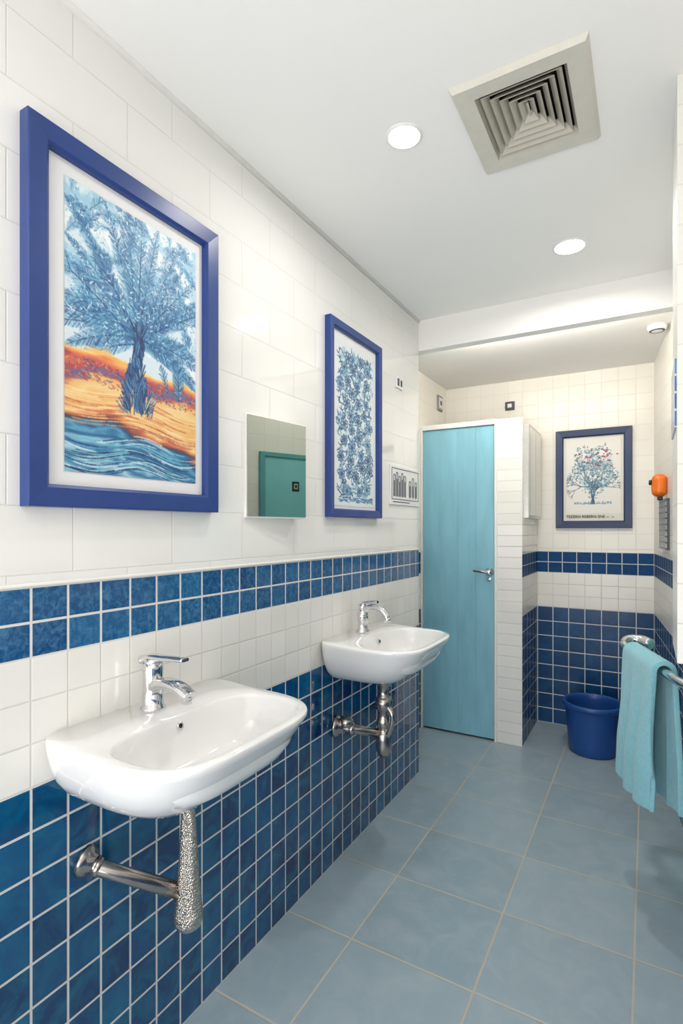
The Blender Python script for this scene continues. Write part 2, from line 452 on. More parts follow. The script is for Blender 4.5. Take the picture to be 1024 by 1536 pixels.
for k in range(28):
    ang = math.radians(190-200*k/27+R.uniform(-4, 4))
    L = R.uniform(.5, .7)*W*(1.0 if math.sin(ang) < .5 else 1.35)
    frond(tx+R.uniform(-5, 5), ty+R.uniform(-16, 4), ang, L, R.uniform(20, 55)*(.3+abs(math.cos(ang))), 3.0, BL, n=36, leaf=.078, wash=.16)
for k in range(800):
    x, y = R.uniform(0, W), R.uniform(0, H*.54); a = R.uniform(0, 6.3); l = R.uniform(2, 6)
    if y > H*.42 and abs(x-tx) < 30: continue
    cv.seg(x, y, x+l*math.cos(a), y+l*math.sin(a), R.uniform(1, 2.4), R.choice([(236, 242, 246), (210, 228, 238), (150, 200, 222)]), .75)
for k in range(380):
    x, y = R.uniform(0, W), R.uniform(0, H*.50); a = R.uniform(0, 6.3); l = R.uniform(2, 6)
    cv.seg(x, y, x+l*math.cos(a), y+l*math.sin(a), R.uniform(.8, 1.8), R.choice(BL), .7)
mk = np.clip((v-.575)*60, 0, 1)[..., None]
cv.a = cv.a*(1-mk)+land*mk
frond(W*.84, H*.66, 1.6, 76, 0, 2.2, BL, n=26, leaf=.085, wash=.2)
frond(W*.74, H*.64, 1.9, 50, 0, 1.5, BL, n=16, leaf=.05)
for k in range(420):
    x = R.uniform(0, W); y = H*R.uniform(.61, .69)+(x/W-.5)*14
    c = R.choice([(180, 70, 80), (46, 88, 136), (214, 116, 98), (74, 130, 166), (150, 60, 84), (230, 164, 104)])
    a = R.uniform(.2, 2.9); l = R.uniform(3, 9)
    cv.seg(x, y, x+l*math.cos(a), y-l*math.sin(a)*.6, R.uniform(1, 2.4), c, .7)
for k in range(620):
    u = R.random(); yb0 = H*(.435+.325*u); wid = 11+(26*max(0, u-.35)**1.2)*1.5
    x0 = tx-5*u+4*math.sin(u*9)+R.uniform(-wid, wid); a = math.radians(90+22*math.sin(u*11+x0*.2)+(x0-tx)*-.9)
    l = R.uniform(8, 22)
    c = R.choice([(26, 58, 108), (40, 84, 136), (66, 112, 160), (28, 46, 84), (92, 146, 184), (34, 70, 120)])
    cv.seg(x0, yb0, x0+l*math.cos(a), yb0-l*math.sin(a), R.uniform(1.6, 3.2), c, .85)
for k in range(80):
    y0 = H*R.uniform(.86, .99); ph = R.uniform(0, 6); c = R.choice([(26, 66, 114), (130, 192, 214), (46, 118, 164), (208, 226, 232), (34, 52, 88), (90, 160, 192)])
    x0 = R.uniform(-30, W*.7); L = R.uniform(50, 170); px, py = None, None
    for q in range(22):
        x = x0+L*q/21; y = y0+9*math.sin(x*.03+ph*.15)+.03*(x-W/2)
        if px is not None: cv.seg(px, py, x, y, R.uniform(1, 2.8), c, .7)
        px, py = x, y
for k in range(60):
    y0 = H*R.uniform(.71, .83); c = R.choice([(216, 126, 76), (244, 214, 158), (204, 100, 72), (232, 166, 96), (244, 224, 176), (176, 80, 70)])
    x0 = R.uniform(-30, W*.8); L = R.uniform(40, 140); px, py = None, None
    for q in range(18):
        x = x0+L*q/17; y = y0+7*math.sin(x*.027+1)+.05*(x-W/2)
        if px is not None and not (y < H*.765 and abs(x-tx) < 28): cv.seg(px, py, x, y, R.uniform(.8, 2.6), c, .55)
        px, py = x, y
art1 = cv

# --- artwork two : big blossoms and leaves
W, H = 150, 320
cv = Canvas(W, H, (224, 230, 233))
R = random.Random(9)
BL2 = [(46, 90, 136), (62, 114, 154), (36, 76, 120), (90, 144, 174), (50, 100, 142), (124, 170, 190)]
def edge_lim(y):
    return .46-.06*abs(math.sin(y*13))-(.14 if y < .05 else 0)
for k in range(150):
    y = R.uniform(.05, .94); cx = .5+R.uniform(-1, 1)*edge_lim(y)*.9
    cv.seg(cx*W, y*H, cx*W+R.uniform(-6, 6), y*H+R.uniform(-6, 6), R.uniform(8, 14), (112, 160, 188), .36)
for k in range(620):
    y = R.uniform(.03, .95); cx = .5+R.uniform(-1, 1)*edge_lim(y)
    a2 = R.uniform(0, 6.3); l = R.uniform(3, 6); c = R.choice(BL2)
    x0, y0 = cx*W, y*H
    x1, y1 = x0+l*math.cos(a2), y0+l*math.sin(a2); x2, y2 = x1+l*math.cos(a2+.5), y1+l*math.sin(a2+.5)
    if not (3 < x2 < W-3): continue
    cv.seg(x0, y0, x1, y1, 3.0, c, .88); cv.seg(x1, y1, x2, y2, 1.8, c, .88)
pts = []
for k in range(2500):
    y = R.uniform(.07, .91); cx = .5+R.uniform(-1, 1)*(edge_lim(y)-.07)
    if all(math.hypot((cx-a)*W, (y-b_)*H) > 25 for a, b_ in pts): pts.append((cx, y))
for (cx, y) in pts:
    r = R.uniform(10, 14); n = R.randint(6, 8); a0 = R.uniform(0, 6); X0_, Y0_ = cx*W, y*H
    cv.seg(X0_, Y0_, X0_+.1, Y0_, r*1.7, (206, 220, 228), .7)
    c = R.choice(BL2[:3])
    for p in range(n):
        a = a0+p*6.283/n; x1, y1 = X0_+r*math.cos(a), Y0_+r*math.sin(a)
        for sg_ in (.42, -.42):
            xm, ym = X0_+r*.7*math.cos(a+sg_), Y0_+r*.7*math.sin(a+sg_)
            cv.seg(X0_, Y0_, xm, ym, 1.7, c, .9); cv.seg(xm, ym, x1, y1, 2.0, c, .9)
        cv.seg(X0_, Y0_, X0_+r*.6*math.cos(a), Y0_+r*.6*math.sin(a), 1.6, R.choice(BL2), .8)
    cv.seg(X0_, Y0_, X0_+.1, Y0_, 5, (40, 80, 124), .9)
for k in range(90):
    x = W*R.uniform(.08, .9); y = H*R.uniform(.94, .97)
    cv.seg(x, y, x+R.uniform(4, 10), y+R.uniform(-2, 2), 1.8, R.choice(BL2), .8)
art2 = cv

# --- artwork three : round leafy tree with red blossoms
W, H = 150, 220
cv = Canvas(W, H, (226, 225, 221))
R = random.Random(12)
BL3 = [(70, 118, 150), (92, 146, 172), (54, 94, 128), (116, 160, 180), (62, 106, 138)]
for k in range(60):
    a = R.uniform(0, 6.283); r = math.sqrt(R.random())*.85
    x = W*.50+W*.40*r*math.cos(a); y = H*.42+H*.30*r*math.sin(a)
    cv.seg(x, y, x+5, y+3, R.uniform(8, 14), (140, 178, 194), .28)
def tree(x, y, a, l, w, dep):
    n = 5; px, py = x, y
    for q in range(n):
        a += R.uniform(-.14, .14); nx = px+l/n*math.cos(a); ny = py-l/n*math.sin(a)
        cv.seg(px, py, nx, ny, max(1.0, w*(1-q/n*.3)), R.choice([(50, 76, 104), (64, 98, 126), (90, 124, 146)]), .9); px, py = nx, ny
    if dep > 0:
        for s_ in (-1, 0, 1):
            if s_ == 0 and R.random() < .3: continue
            tree(px, py, a+s_*R.uniform(.35, .7)+.06*(math.pi/2-a), l*R.uniform(.62, .8), w*.62, dep-1)
for s_ in (-1, 0, 1):
    tree(W*.50+s_*3, H*.86, math.pi/2+s_*.12, H*.17, 6, 1)
for a in (.35, .8, 1.25, 1.6, 2.0, 2.4, 2.8):
    tree(W*.50, H*.66, a, H*.14, 3.2, 3)
for k in range(760):
    a = R.uniform(0, 6.283); r = math.sqrt(R.random())*(1+.14*math.sin(5*a))
    x = W*.50+W*.42*r*math.cos(a); y = H*.43+H*.34*r*math.sin(a)
    if y > H*.64 and abs(x-W*.48) > W*.36: continue
    a2 = R.uniform(0, 6.28); l = R.uniform(2, 5)
    if R.random() < .25: cv.seg(x, y, x+l*math.cos(a2), y+l*math.sin(a2), 1.6, (222, 224, 222), .8)
    else: cv.seg(x, y, x+l*math.cos(a2), y+l*math.sin(a2), R.uniform(1.4, 2.6), R.choice(BL3), .85)
for k in range(30):
    x, y = W*.52+R.gauss(0, 26), H*.27+R.gauss(0, 15)
    for q in range(5): cv.seg(x, y, x+R.uniform(-3, 3), y+R.uniform(-3, 3), 2.2, R.choice([(196, 50, 58), (170, 44, 62), (80, 54, 100)]), .9)
for k in range(110):
    x = W*R.uniform(.15, .85); y = H*R.uniform(.855, .875)
    cv.seg(x, y, x+R.uniform(-4, 4), y-R.uniform(0, 5), 1.4, R.choice(BL3), .7)
art3 = cv

def make_text(s, size, loc, rot, mat, parent, name='lettering'):
    cu = bpy.data.curves.new(name, 'FONT'); cu.body = s; cu.size = size; cu.align_x = 'CENTER'; cu.align_y = 'CENTER'; cu.offset = size*.02
    t = bpy.data.objects.new(name+'_tmp', cu); COL.objects.link(t)
    bpy.context.view_layer.update()
    me = bpy.data.meshes.new_from_object(t.evaluated_get(bpy.context.evaluated_depsgraph_get()))
    bpy.data.objects.remove(t)
    me.materials.clear(); me.materials.append(mat)
    me.transform(Matrix.Translation(loc) @ rot)
    o = bpy.data.objects.new(name, me); COL.objects.link(o)
    o.parent = parent; o.matrix_parent_inverse = Matrix.Translation(-parent.location)
    return o

def picture(org, U, N, w, h, bw, depth, fmat, mmat, cv, al, at_, aw, ah, label):
    org = Vector(org); U = Vector(U); N = Vector(N); D = Vector((0, 0, -1))
    e = empty('picture_frame', tuple(org+U*(w/2)+D*h))
    def P(u, v, n): return tuple(org+U*u+D*v+N*n)
    b = MB()
    prof = [(0, 0), (0, depth*.94), (bw*.06, depth), (bw*.85, depth*.92), (bw, depth*.75), (bw, 0.0)]
    vs = []
    for (ins, n) in prof:
        vs += [P(ins, ins, n), P(w-ins, ins, n), P(w-ins, h-ins, n), P(ins, h-ins, n)]
    fs = []
    k = len(prof)
    for i in range(k):
        j = (i+1) % k
        for c in range(4):
            c2 = (c+1) % 4
            fs.append((i*4+c, i*4+c2, j*4+c2, j*4+c))
    b.add(vs, fs); b.build('frame', fmat, parent=e, bevel=0.001)
    b = MB(); lo = bw-.002
    c = [P(lo, lo, .001), P(w-lo, lo, .001), P(w-lo, h-lo, .001), P(lo, h-lo, .001), P(lo, lo, .009), P(w-lo, lo, .009), P(w-lo, h-lo, .009), P(lo, h-lo, .009)]
    b.add(c, [(0,3,2,1),(4,5,6,7),(0,1,5,4),(1,2,6,5),(2,3,7,6),(3,0,4,7)])
    b.build('mat_board', mmat, parent=e)
    art_mesh('artwork', cv, P(al, at_, .0105), tuple(U*aw), tuple(D*ah), e)
    tag(e, label, 'picture'); return e

picture((XL, .605, 2.174), (0, 1, 0), (1, 0, 0), .540, .790, .047, .030, M['frame_blue'], M['mat'], art1, .088, .080, .380, .632,
        'blue framed print of a feathery tree above orange land')
picture((XL, 1.768, 2.170), (0, 1, 0), (1, 0, 0), .462, .786, .034, .028, M['frame_blue'], M['mat'], art2, .055, .068, .360, .672,
        'blue framed print of dense blue foliage on white')
e3 = picture((-.539, YF, 1.995), (1, 0, 0), (0, -1, 0), .457, .655, .048, .026, M['frame_navy'], M['mat_cream'], art3, .066, .060, .325, .50,
        'navy framed print of a small tree with red blossoms')
make_text('TEZERN REBERN SNE --  --', .025, (-.33, YF-.0125, 1.995-.580), Matrix.Rotation(math.pi/2, 4, 'X'), M['black'], e3)

# ------------------------------------------------------------------ wash basins
def basin(Yc, variant):
    X0 = XL; Z0 = .898
    e = empty('wash_basin', (X0, Yc, Z0-.165))
    n = 112; HW = .262
    def sg(a, p): return math.copysign(abs(a)**p, a)
    def outer(t, q=1.0):
        c, s = math.cos(t), math.sin(t)
        if s < 0: return HW*sg(c, 2/9), .17+.17*sg(s, 2/9)
        return HW*sg(c, 2/4.4), .17+.222*sg(s, 2/2.5)
    def inner(t):
        c, s = math.cos(t), math.sin(t)
        return .226*sg(c, 2/4.2), .238+(.104 if s < 0 else .130)*sg(s, 2/3.0)
    rings = []
    for (su, sv_, z) in [(.20, .48, -.164), (.38, .56, -.163), (.54, .63, -.155), (.69, .705, -.139), (.82, .785, -.113), (.91, .865, -.081), (.962, .938, -.046),
                         (.988, .982, -.020), (1.0, 1.0, -.010), (1.0, 1.0, -.002), (.994, .996, .0012)]:
        rings.append([(outer(2*math.pi*k/n)[0]*su, outer(2*math.pi*k/n)[1]*sv_, z) for k in range(n)])
    for (s, z) in [(1.025, .0022), (1.006, .001), (.992, -.006), (.968, -.030), (.915, -.070), (.80, -.096), (.62, -.112), (.40, -.118), (.18, -.119)]:
        r_ = []
        for k in range(n):
            u, v = inner(2*math.pi*k/n); r_.append((u*s, .238+(v-.238)*s, z))
        rings.append(r_)
    vs = []; fs = []
    for r_ in rings:
        for (u, v, z) in r_:
            zz = z
            if v < .16: zz += .010*(1-max(0, v)/.16)*(1 if z > -.02 else 0)
            vs.append((X0+v, Yc+u, Z0+zz))
    for i in range(len(rings)-1):
        for k in range(n):
            k2 = (k+1) % n; fs.append((i*n+k, i*n+k2, (i+1)*n+k2, (i+1)*n+k))
    fs.append(tuple(range(n))[::-1]); fs.append(tuple((len(rings)-1)*n+k for k in range(n)))
    b = MB(); b.add(vs, fs, 0, True)
    b.build('bowl', M['ceramic'], parent=e)
    b = MB(); o = (X0+.1375, Yc, Z0-.022); ax = (.9, 0, .35)
    b.lathe([(.004, .0), (.009, .0), (.010, .002), (.008, .004), (.0055, .003)], o, ax, n=24, caps=False)
    b.lathe([(0.0005, .0005), (.006, .001)], o, ax, n=24, mi=1)
    b.build('overflow_hole', [M['chrome'], M['dark']], parent=e)
    b = MB(); b.lathe([(.002, .0), (.022, .0), (.024, .002), (.020, .004), (.006, .0045)], (X0+.238, Yc, Z0-.1195), n=28)
    b.build('drain', M['chrome'], parent=e)
    if variant == 0:
        fx, fy, fz = X0+.055, Yc-.008, Z0+.006
        b = MB()
        b.lathe([(.0, 0), (.029, 0), (.029, .006), (.025, .012), (.0235, .05), (.023, .080), (.0245, .104), (.023, .112), (.004, .114)], (fx, fy, fz), n=36)
        fa = b.build('faucet', M['chrome'], parent=e)
        b = MB(); pts = catmull([(fx, fy, fz+.056), (fx+.04, fy, fz+.068), (fx+.085, fy, fz+.065), (fx+.124, fy, fz+.048)], 6)
        rr = [(.022-.003*i/(len(pts)-1), .014-.004*i/(len(pts)-1)) for i in range(len(pts))]
        b.sweep(pts, rr, n=24, side=(0, 1, 0), sup=3.5)
        b.lathe([(.0, 0), (.012, 0), (.012, .014), (0.004, .015)], (fx+.112, fy, fz+.033), (0.1, 0, 1), n=20)
        b.build('spout', M['chrome'], parent=fa)
        b = MB(); pts = catmull([(fx-.026, fy, fz+.118), (fx, fy, fz+.125), (fx+.05, fy, fz+.128), (fx+.108, fy, fz+.131)], 6)
        rr = [(.021-.010*i/(len(pts)-1), .011-.0070*i/(len(pts)-1)) for i in range(len(pts))]
        b.sweep(pts, rr, n=24, side=(0, 1, 0), sup=3.5)
        b.lathe([(.0, 0), (.021, 0), (.020, .018), (.002, .018)], (fx, fy, fz+.106), n=24)
        b.build('lever', M['chrome'], parent=fa)
    else:
        fx, fy, fz = X0+.055, Yc+.012, Z0+.006
        b = MB()
        b.lathe([(.0, 0), (.027, 0), (.027, .008), (.021, .014), (.0195, .040), (.023, .048), (.023, .088), (.017, .096), (.002, .098)], (fx, fy, fz), n=32)
        fa = b.build('faucet', M['chrome'], parent=e)
        b = MB(); pts = catmull([(fx, fy, fz+.070), (fx+.02, fy, fz+.100), (fx+.05, fy, fz+.110), (fx+.085, fy, fz+.100), (fx+.108, fy, fz+.078), (fx+.112, fy, fz+.064)], 7)
        b.sweep(pts, (.0130, .0120), n=20, side=(0, 1, 0))
        b.lathe([(.0, 0), (.015, 0), (.015, .016), (.012, .018)], (fx+.114, fy, fz+.052), (-.12, 0, 1), n=20)
        b.build('spout', M['chrome'], parent=fa)
        b = MB(); pts = catmull([(fx-.016, fy, fz+.112), (fx+.005, fy, fz+.122), (fx+.045, fy, fz+.130), (fx+.070, fy, fz+.131)], 5)
        b.lathe([(.0, 0), (.016, 0), (.018, .010), (.015, .024), (.002, .026)], (fx, fy, fz+.094), n=20)
        b.sweep(pts, (.010, .0055), n=14)
        b.build('lever', M['chrome'], parent=fa)
    if variant == 0:
        tx, ty = X0+.165, Yc+.0
        b = MB()
        prof = [(.0, .414), (.020, .414), (.029, .422), (.0330, .436)]; z = .446
        while z < .665:
            r = .0320-.0160*((z-.446)/.22)**.75; prof += [(r, z), (r+.0012, z+.003), (r, z+.006)]; z += .0085
        prof += [(.0155, .668), (.0165, .70), (.028, .715), (.028, .742)]
        b.lathe(prof, (tx, ty, 0), n=36)
        b.build('waste_trap', M['chrome_tex'], parent=e)
        b = MB()
        b.lathe([(.0, 0), (.034, 0), (.034, .006), (.028, .014), (.020, .018), (.018, .03)], (X0, Yc-.150, .600), (1, .35, -.2), n=32)
        b.sweep([(X0+.004, Yc-.150, .600), (X0+.03, Yc-.139, .588), (tx-.008, ty-.010, .500)], (.0175, .0175), n=24)
        b.lathe([(.0175, 0), (.0215, .001), (.0215, .012), (.0175, .013)], (X0+.024, Yc-.142, .591), (.5, .43, -.33), n=24, caps=False)
        b.build('waste_pipe', M['chrome_dull'], parent=e)
    else:
        tx, ty = X0+.165, Yc-.015
        b = MB()
        b.lathe([(.0, .420), (.018, .420), (.022, .432), (.031, .442), (.033, .455), (.033, .510), (.027, .522), (.022, .53), (.029, .545), (.029, .565), (.022, .580),
                 (.022, .60), (.034, .615), (.036, .645), (.029, .657), (.022, .665), (.022, .70), (.034, .715), (.034, .742)], (tx, ty, 0), n=32)
        b.sweep(catmull([(tx+.012, ty-.01, .63), (tx+.042, ty-.012, .60), (tx+.038, ty-.012, .55), (tx+.015, ty-.01, .50)], 5), (.012, .012), n=16)
        b.build('waste_trap', M['chrome_dull'], parent=e)
        b = MB()
        b.lathe([(.0, 0), (.044, 0), (.044, .008), (.034, .018), (.026, .022), (.024, .04)], (X0, Yc-.12, .545), (1, .2, -.05), n=32)
        b.lathe([(.0, 0), (.024, 0), (.028, .006), (.028, .026), (.020, .036), (.004, .038)], (X0+.045, Yc-.113, .55), (0.1, 0, 1), n=24)
        b.sweep([(X0+.004, Yc-.12, .545), (X0+.05, Yc-.105, .540), (tx-.008, ty-.008, .512)], (.0180, .0180), n=24)
        b.lathe([(.018, 0), (.026, .001), (.026, .022), (.018, .023)], (X0+.05, Yc-.105, .540), (.75, .6, -.17), n=24, caps=False)
        b.build('waste_pipe', M['chrome_dull'], parent=e)
    return e
s1 = basin(.897, 0); tag(s1, 'white ceramic basin with flat lever tap and ribbed chrome trap', 'sink', 'wall-hung wash basins')
s2_ = basin(1.968, 1); tag(s2_, 'white ceramic basin with curved chrome tap beside the blue door', 'sink', 'wall-hung wash basins')

# ------------------------------------------------------------------ mirror
xa, xb_, ya, yb = XL+.006, XL+.048, 1.290, 1.565
b = MB()
foot = [(XL-.001, ya), (xa, ya), (xb_, yb), (XL-.001, yb)]
vs = [(x, y, 1.372) for x, y in foot]+[(x, y, 1.700) for x, y in foot]
b.add(vs, [(0,3,2,1),(4,5,6,7),(0,1,5,4),(1,2,6,5),(2,3,7,6),(3,0,4,7)])
mir = b.build('wall_mirror', M['trim'], bevel=.001); tag(mir, 'small rectangular frameless mirror on white tiles', 'mirror')
b = MB(); nrm = Vector((yb-ya, -(xb_-xa), 0)).normalized()
def mp(t, z, n): return (xa+(xb_-xa)*t+nrm.x*n, ya+(yb-ya)*t+nrm.y*n, z)
vs = [mp(t, z, n) for n in (.0002, .003) for (t, z) in ((.018, 1.377), (.982, 1.377), (.982, 1.695), (.018, 1.695))]
b.add(vs, [(0,3,2,1),(4,5,6,7),(0,1,5,4),(1,2,6,5),(2,3,7,6),(3,0,4,7)])
b.build('mirror_glass', M['mirror'], parent=mir)

# ------------------------------------------------------------------ ceiling air diffuser
ev = empty('air_vent', ((VX0+VX1)/2, (VY0+VY1)/2, ZC))
b = MB()
def ring(b, x0, x1, y0, y1, ins, za, zb, th=.002, mi=0):
    o1 = [(x0, y0, za), (x1, y0, za), (x1, y1, za), (x0, y1, za)]
    i1 = [(x0+ins, y0+ins, zb), (x1-ins, y0+ins, zb), (x1-ins, y1-ins, zb), (x0+ins, y1-ins, zb)]
    o2 = [(x, y, z+th) for x, y, z in o1]; i2 = [(x, y, z+th) for x, y, z in i1]
    vs = o1+i1+i2+o2; fs = []
    for r_ in range(4):
        rn = (r_+1) % 4
        for c in range(4):
            c2 = (c+1) % 4; fs.append((r_*4+c, r_*4+c2, rn*4+c2, rn*4+c))
    b.add(vs, fs, mi)
ring(b, VX0, VX1, VY0, VY1, .008, ZC-.001, ZC-.014, th=.004)
ring(b, VX0+.008, VX1-.008, VY0+.008, VY1-.008, .045, ZC-.014, ZC-.011, th=.008)
b.build('vent_frame', M['vent'], parent=ev)
b = MB(); g0 = .046
for k in range(6):
    x0, x1, y0, y1 = VX0+g0, VX1-g0, VY0+g0, VY1-g0
    ring(b, x0, x1, y0, y1, .0165, ZC-.010+.003*k, ZC+.010+.003*k, th=.003)
    g0 += .0200
x0, x1, y0, y1 = VX0+g0-.003, VX1-g0+.003, VY0+g0-.003, VY1-g0+.003
b.box((x0, y0, ZC+.012), (x1, y1, ZC+.015))
b.build('louver', M['louver'], parent=ev)
b = MB(); zt = ZC+.11
vs = [(hx0-.001, hy0-.001, zt), (hx1+.001, hy0-.001, zt), (hx1+.001, hy1+.001, zt), (hx0-.001, hy1+.001, zt)]
b.add(vs, [(0, 1, 2, 3)])
for (x0, y0, x1, y1) in ((hx0+.001, hy0, hx0+.001, hy1), (hx1-.001, hy0, hx1-.001, hy1), (hx0, hy0+.001, hx1, hy0+.001), (hx0, hy1-.001, hx1, hy1-.001)):
    b.add([(x0, y0, ZC+.001), (x1, y1, ZC+.001), (x1, y1, zt), (x0, y0, zt)], [(0, 1, 2, 3)])
b.build('duct', M['dark'], parent=ev)
tag(ev, 'square cream ceiling air diffuser with nested louvres', 'air vent')

# ------------------------------------------------------------------ lamps and added fill lights
def downlight(x, y, r, power, z=ZC):
    e = empty('downlight', (x, y, z))
    b = MB(); b.lathe([(r*.93, -.004), (r*1.0, -.006), (r*1.06, -.005), (r*1.1, .0)], (x, y, z), n=48, caps=False)
    b.build('rim', M['trim'], parent=e)
    b = MB(); b.lathe([(.001, -.004), (r*.96, -.003)], (x, y, z), n=40, caps=True)
    b.build('lens', M['lens'], parent=e)
    tag(e, 'round recessed white downlight glowing in the ceiling', 'ceiling light', 'recessed downlights')
    l = bpy.data.lights.new('downlight_lamp', 'AREA'); l.shape = 'DISK'; l.size = r*1.7; l.energy = power; l.color = lin((255, 249, 241)); l.spread = math.radians(170)
    lo = bpy.data.objects.new('downlight_lamp', l); lo.location = (x, y, z-.008); COL.objects.link(lo)
    lo.parent = e; lo.matrix_parent_inverse = Matrix.Translation(-e.location)
downlight(-.61, 1.43, .048, 3.4)
downlight(-.27, 2.32, .060, 5.4)
def area(name, loc, size, size_y, power, col, rot=(0, 0, 0)):
    l = bpy.data.lights.new(name, 'AREA'); l.shape = 'RECTANGLE'; l.size = size; l.size_y = size_y; l.energy = power; l.color = lin(col)
    o = bpy.data.objects.new(name, l); o.location = loc; o.rotation_euler = rot; COL.objects.link(o); return o
area('added_ceiling_fill', (-.35, -.7, ZC-.01), 1.0, 1.3, 8, (255, 251, 246))  # added soft overhead fill behind the camera, no fixture modelled
area('added_back_fill', (-.35, YN+.35, .85), 1.2, 1.3, 37, (254, 251, 247), (math.radians(128), 0, 0))  # added fill tilted upward to brighten the ceiling, not a room lamp
area('recess_light', (-.50, YB+.075, 2.347), .9, .06, 6.0, (255, 246, 230), (math.radians(88), 0, 0))
wd = bpy.data.worlds.new('world'); scene.world = wd; wd.use_nodes = True
wd.node_tree.nodes['Background'].inputs[0].default_value = (.8, .85, .9, 1); wd.node_tree.nodes['Background'].inputs[1].default_value = .3

# ------------------------------------------------------------------ smoke detector
b = MB(); b.lathe([(.0, 0), (.045, 0), (.046, -.010), (.040, -.022), (.024, -.030), (.001, -.031)], (.045, 3.2, 2.385), n=36)
sd = b.build('smoke_detector', M['trim']); tag(sd, 'round white detector on the recess ceiling', 'smoke detector')
b = MB(); b.lathe([(.026, -.0287), (.031, -.030), (.036, -.0260)], (.045, 3.2, 2.385), n=36, caps=False); b.build('grille', M['grey_mark'], parent=sd)

# ------------------------------------------------------------------ bucket
bx, by = -.282, 3.53
b = MB()
b.lathe([(.001, 0), (.126, 0), (.132, .008), (.138, .06), (.154, .255), (.156, .27), (.168, .272), (.171, .279), (.171, .292), (.166, .300), (.156, .300), (.150, .292), (.148, .27),
         (.132, .06), (.124, .012), (.001, .010)], (bx, by, 0), n=64)
bk = b.build('bucket', M['bucket']); tag(bk, 'round blue plastic bucket on the floor', 'bucket')

# ------------------------------------------------------------------ towel rail and towel
RZ = .86
p_near = Vector((.055, 2.06, RZ)); p_far = Vector((-.050, 2.375, RZ))
b = MB()
pts = catmull([(wx(1.84), 1.84, RZ), (.17, 1.86, RZ), (.105, 1.93, RZ), tuple(p_near), ((p_near.x+p_far.x)/2, (p_near.y+p_far.y)/2, RZ), tuple(p_far),
               (-.080, 2.45, RZ+.008), (-.066, 2.50, RZ+.018), (-.020, 2.505, RZ+.018), (.015, 2.47, RZ+.008)], 8)
nb = len(pts); rr = [(.0140+.013*max(0, (i/nb-.62))/.38,)*2 for i in range(nb)]
rr[-1] = (.010, .010); rr[-2] = (.020, .020)
b.sweep(pts, rr, n=20, side=(0, 0, 1))
rail = b.build('towel_rail', M['chrome']); tag(rail, 'bowed chrome towel rail fixed to the wall', 'towel rail')
b = MB(); b.lathe([(.0, 0), (.030, 0), (.030, .006), (.018, .014), (.014, .02)], (wx(1.84), 1.84, RZ), (-1, -.09, 0), n=28)
b.build('flange', M['chrome'], parent=rail)
b = MB(); nu, nv = 110, 90
ax_ = (p_far-p_near).normalized(); nn_ = Vector((-ax_.y, ax_.x, 0))
if nn_.x > 0: nn_ = -nn_
vs = []
for j in range(nv+1):
    s = j/nv*2-1
    sd_ = -1 if s < 0 else 1
    a = abs(s)
    arc = .08
    if a < arc:
        ph = a/arc*math.pi/2; zz = RZ+.031*math.cos(ph); off = .031*math.sin(ph); dr = 0
    else:
        dr = (a-arc)/(1-arc); zz = RZ-dr*(.468 if sd_ < 0 else .476); off = .031+.006*dr
    for i in range(nu+1):
        t = i/nu
        spread = 1+.10*dr
        pos = p_near.lerp(p_far, .5+(t-.5)*spread*.92)
        ph_ = t*3.0+.10*math.sin(3*dr+1.0)+(.0 if sd_ < 0 else .35)
        lobe = abs(math.sin(math.pi*ph_))**.75       # rounded vertical lobes with tight valleys
        fold = (.036 if sd_ < 0 else .012)*lobe*min(1, dr*1.5)*(.85+.15*math.sin(5*t))
        o = nn_*((off+fold)*(-sd_))
        vs.append((pos.x+o.x, pos.y+o.y, zz+.006*dr*math.sin(2*math.pi*t+1)))
fs = [(j*(nu+1)+i, j*(nu+1)+i+1, (j+1)*(nu+1)+i+1, (j+1)*(nu+1)+i) for j in range(nv) for i in range(nu)]
b.add(vs, fs, 0, True)
tw = b.build('towel', M['towel'], solid=.018, subsurf=1); tag(tw, 'aqua terry towel folded over the chrome rail', 'towel')

# ------------------------------------------------------------------ right wall fittings
b = MB(RW); b.box((-.001, 3.285, 1.505), (.072, 3.365, 1.63))
dsp = b.build('soap_dispenser', M['orange'], bevel=.034, seg=6); tag(dsp, 'orange plastic soap dispenser on the tiled wall', 'soap dispenser')
b = MB(); b.lathe([(.0, 0), (.014, 0), (.014, .012), (.002, .014)], RW(.071, 3.325, 1.585), (-1, -.09, 0), n=20); b.build('button', M['black'], parent=dsp)
b = MB(RW); b.box((.02, 3.305, 1.488), (.045, 3.335, 1.51)); b.build('nozzle', M['black'], parent=dsp, bevel=.005)
b = MB(RW)
b.box((-.001, 3.22, 1.225), (.012, 3.48, 1.495), 1)
for k in range(9):
    z = 1.230+k*.0315; b.box((.010, 3.222, z), (.022, 3.478, z+.005))
for k in range(9):
    y = 3.222+k*.0315; b.box((.010, y, 1.227), (.020, y+.005, 1.493))
rk = b.build('wire_basket', [M['wire'], M['grey_mark']]); tag(rk, 'flat dark wire rack hung on the tiled wall', 'wire rack')
b = MB(); b.box((.062, 1.62, 1.60), (.067, 1.847, 1.78))
mo = b.build('mosaic_panel', M['mosaic']); tag(mo, 'small blue glass mosaic panel on the white tiled duct', 'mosaic panel')

gc = empty('glass_cabinet', (-.65, 3.62, 1.40))
b = MB(); b.box((-.664, 3.42, 1.40), (-.630, 3.85, 1.985)); b.build('body', M['alu'], parent=gc, bevel=.003)
b = MB(); b.box((-.631, 3.435, 1.42), (-.627, 3.63, 1.965)); b.box((-.631, 3.64, 1.42), (-.627, 3.835, 1.965)); b.build('glass', M['glass_grey'], parent=gc)
tag(gc, 'slim aluminium cabinet with grey glass doors', 'cabinet')

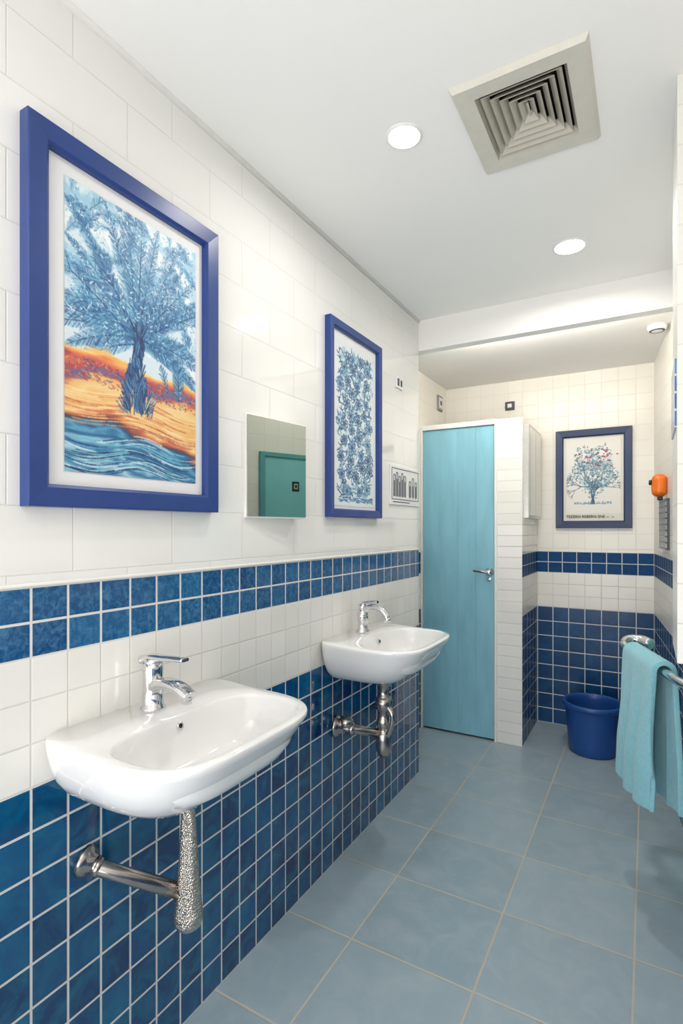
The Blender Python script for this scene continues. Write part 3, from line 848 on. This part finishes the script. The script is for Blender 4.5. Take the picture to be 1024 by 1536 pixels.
# ------------------------------------------------------------------ small wall fittings on washing wall
e = empty('wall_sign', (XL, 2.54, 1.45))
b = MB(); b.box((XL-.001, 2.36, 1.455), (XL+.009, 2.735, 1.650)); b.build('board', M['mat'], parent=e, bevel=.002)
b = MB()
def bar(y0, z0, y1, z1): b.box((XL+.0085, y0, z0), (XL+.0105, y1, z1))
bar(2.375, 1.634, 2.72, 1.637); bar(2.375, 1.482, 2.72, 1.485); bar(2.375, 1.482, 2.378, 1.637); bar(2.717, 1.482, 2.72, 1.637)
def arch(y0, w, z0, h):
    r = w/2; t = .0045; n = 10
    for (sgn) in (0, 1):
        ya_ = y0 if sgn == 0 else y0+w-t
        bar(ya_, z0, ya_+t, z0+h-r)
    vs = []
    for k in range(n+1):
        a = math.pi*k/n
        for rr_ in (r, r-t):
            for xx_ in (XL+.0085, XL+.0105):
                vs.append((xx_, y0+r+rr_*math.cos(a), z0+h-r+rr_*math.sin(a)))
    fs = []
    for k in range(n):
        o = k*4; p = o+4
        fs += [(o, o+1, p+1, p), (o+1, o+3, p+3, p+1), (o+3, o+2, p+2, p+3), (o+2, o, p, p+2)]
    b.add(vs, fs)
for k in range(5):
    y = 2.392+k*.033; hgt = [.110, .122, .105, .122, .110][k]
    arch(y, .025, 1.497, hgt); bar(y+.010, 1.497, y+.015, 1.497+hgt*.72)
bar(2.39, 1.468, 2.60, 1.472)
for k in range(3):
    y = 2.590+k*.041
    arch(y, .026, 1.50, .085+.02*(k == 1)); bar(y+.010, 1.492, y+.016, 1.56)
b.build('pictogram', M['grey_mark'], parent=e)
tag(e, 'white wall plaque with dark line drawings of arches', 'sign')
b = MB(); b.box((XL-.001, 2.435, 2.04), (XL+.008, 2.515, 2.10)); sw = b.build('wall_switch', M['mat'], bevel=.004); tag(sw, 'white wall switch plate high on the tiles', 'switch')
b = MB(); b.box((XL+.007, 2.447, 2.052), (XL+.010, 2.467, 2.088)); b.box((XL+.007, 2.485, 2.055), (XL+.010, 2.503, 2.085)); b.build('rocker', M['grey_mark'], parent=sw)
b = MB(); b.box((XA-.001, 3.69, 2.195), (XA+.012, 3.785, 2.305)); th = b.build('thermostat', M['grey_light'], bevel=.004); tag(th, 'small grey framed control panel on cream wall', 'control panel')
b = MB(); b.box((XA+.011, 3.705, 2.212), (XA+.015, 3.770, 2.288)); b.build('display', M['mat'], parent=th)
b = MB(); b.box((XA+.014, 3.722, 2.235), (XA+.017, 3.752, 2.265)); b.build('dial', M['grey_mark'], parent=th)
b = MB(); b.box((-.88, YF-.014, 2.18), (-.815, YF+.001, 2.24)); jb = b.build('wall_socket', M['grey_mark'], bevel=.004); tag(jb, 'small grey square outlet box on cream tiles', 'outlet')
b = MB(); b.box((-.862, YF-.017, 2.197), (-.833, YF-.013, 2.223)); b.build('cover', M['alu'], parent=jb)

# ------------------------------------------------------------------ camera
cam = bpy.data.cameras.new('camera'); co = bpy.data.objects.new('camera', cam); COL.objects.link(co)
co.location = (0, 0, 1.34)
co.rotation_euler = (math.radians(90), 0, math.atan(458/800))
cam.sensor_fit = 'VERTICAL'; cam.sensor_height = 36; cam.sensor_width = 24
cam.lens = 800/1536*36
cam.shift_y = 24/1536
cam.clip_start = 0.02
scene.camera = co
scene.view_settings.view_transform = 'Standard'
scene.view_settings.exposure = 0.15
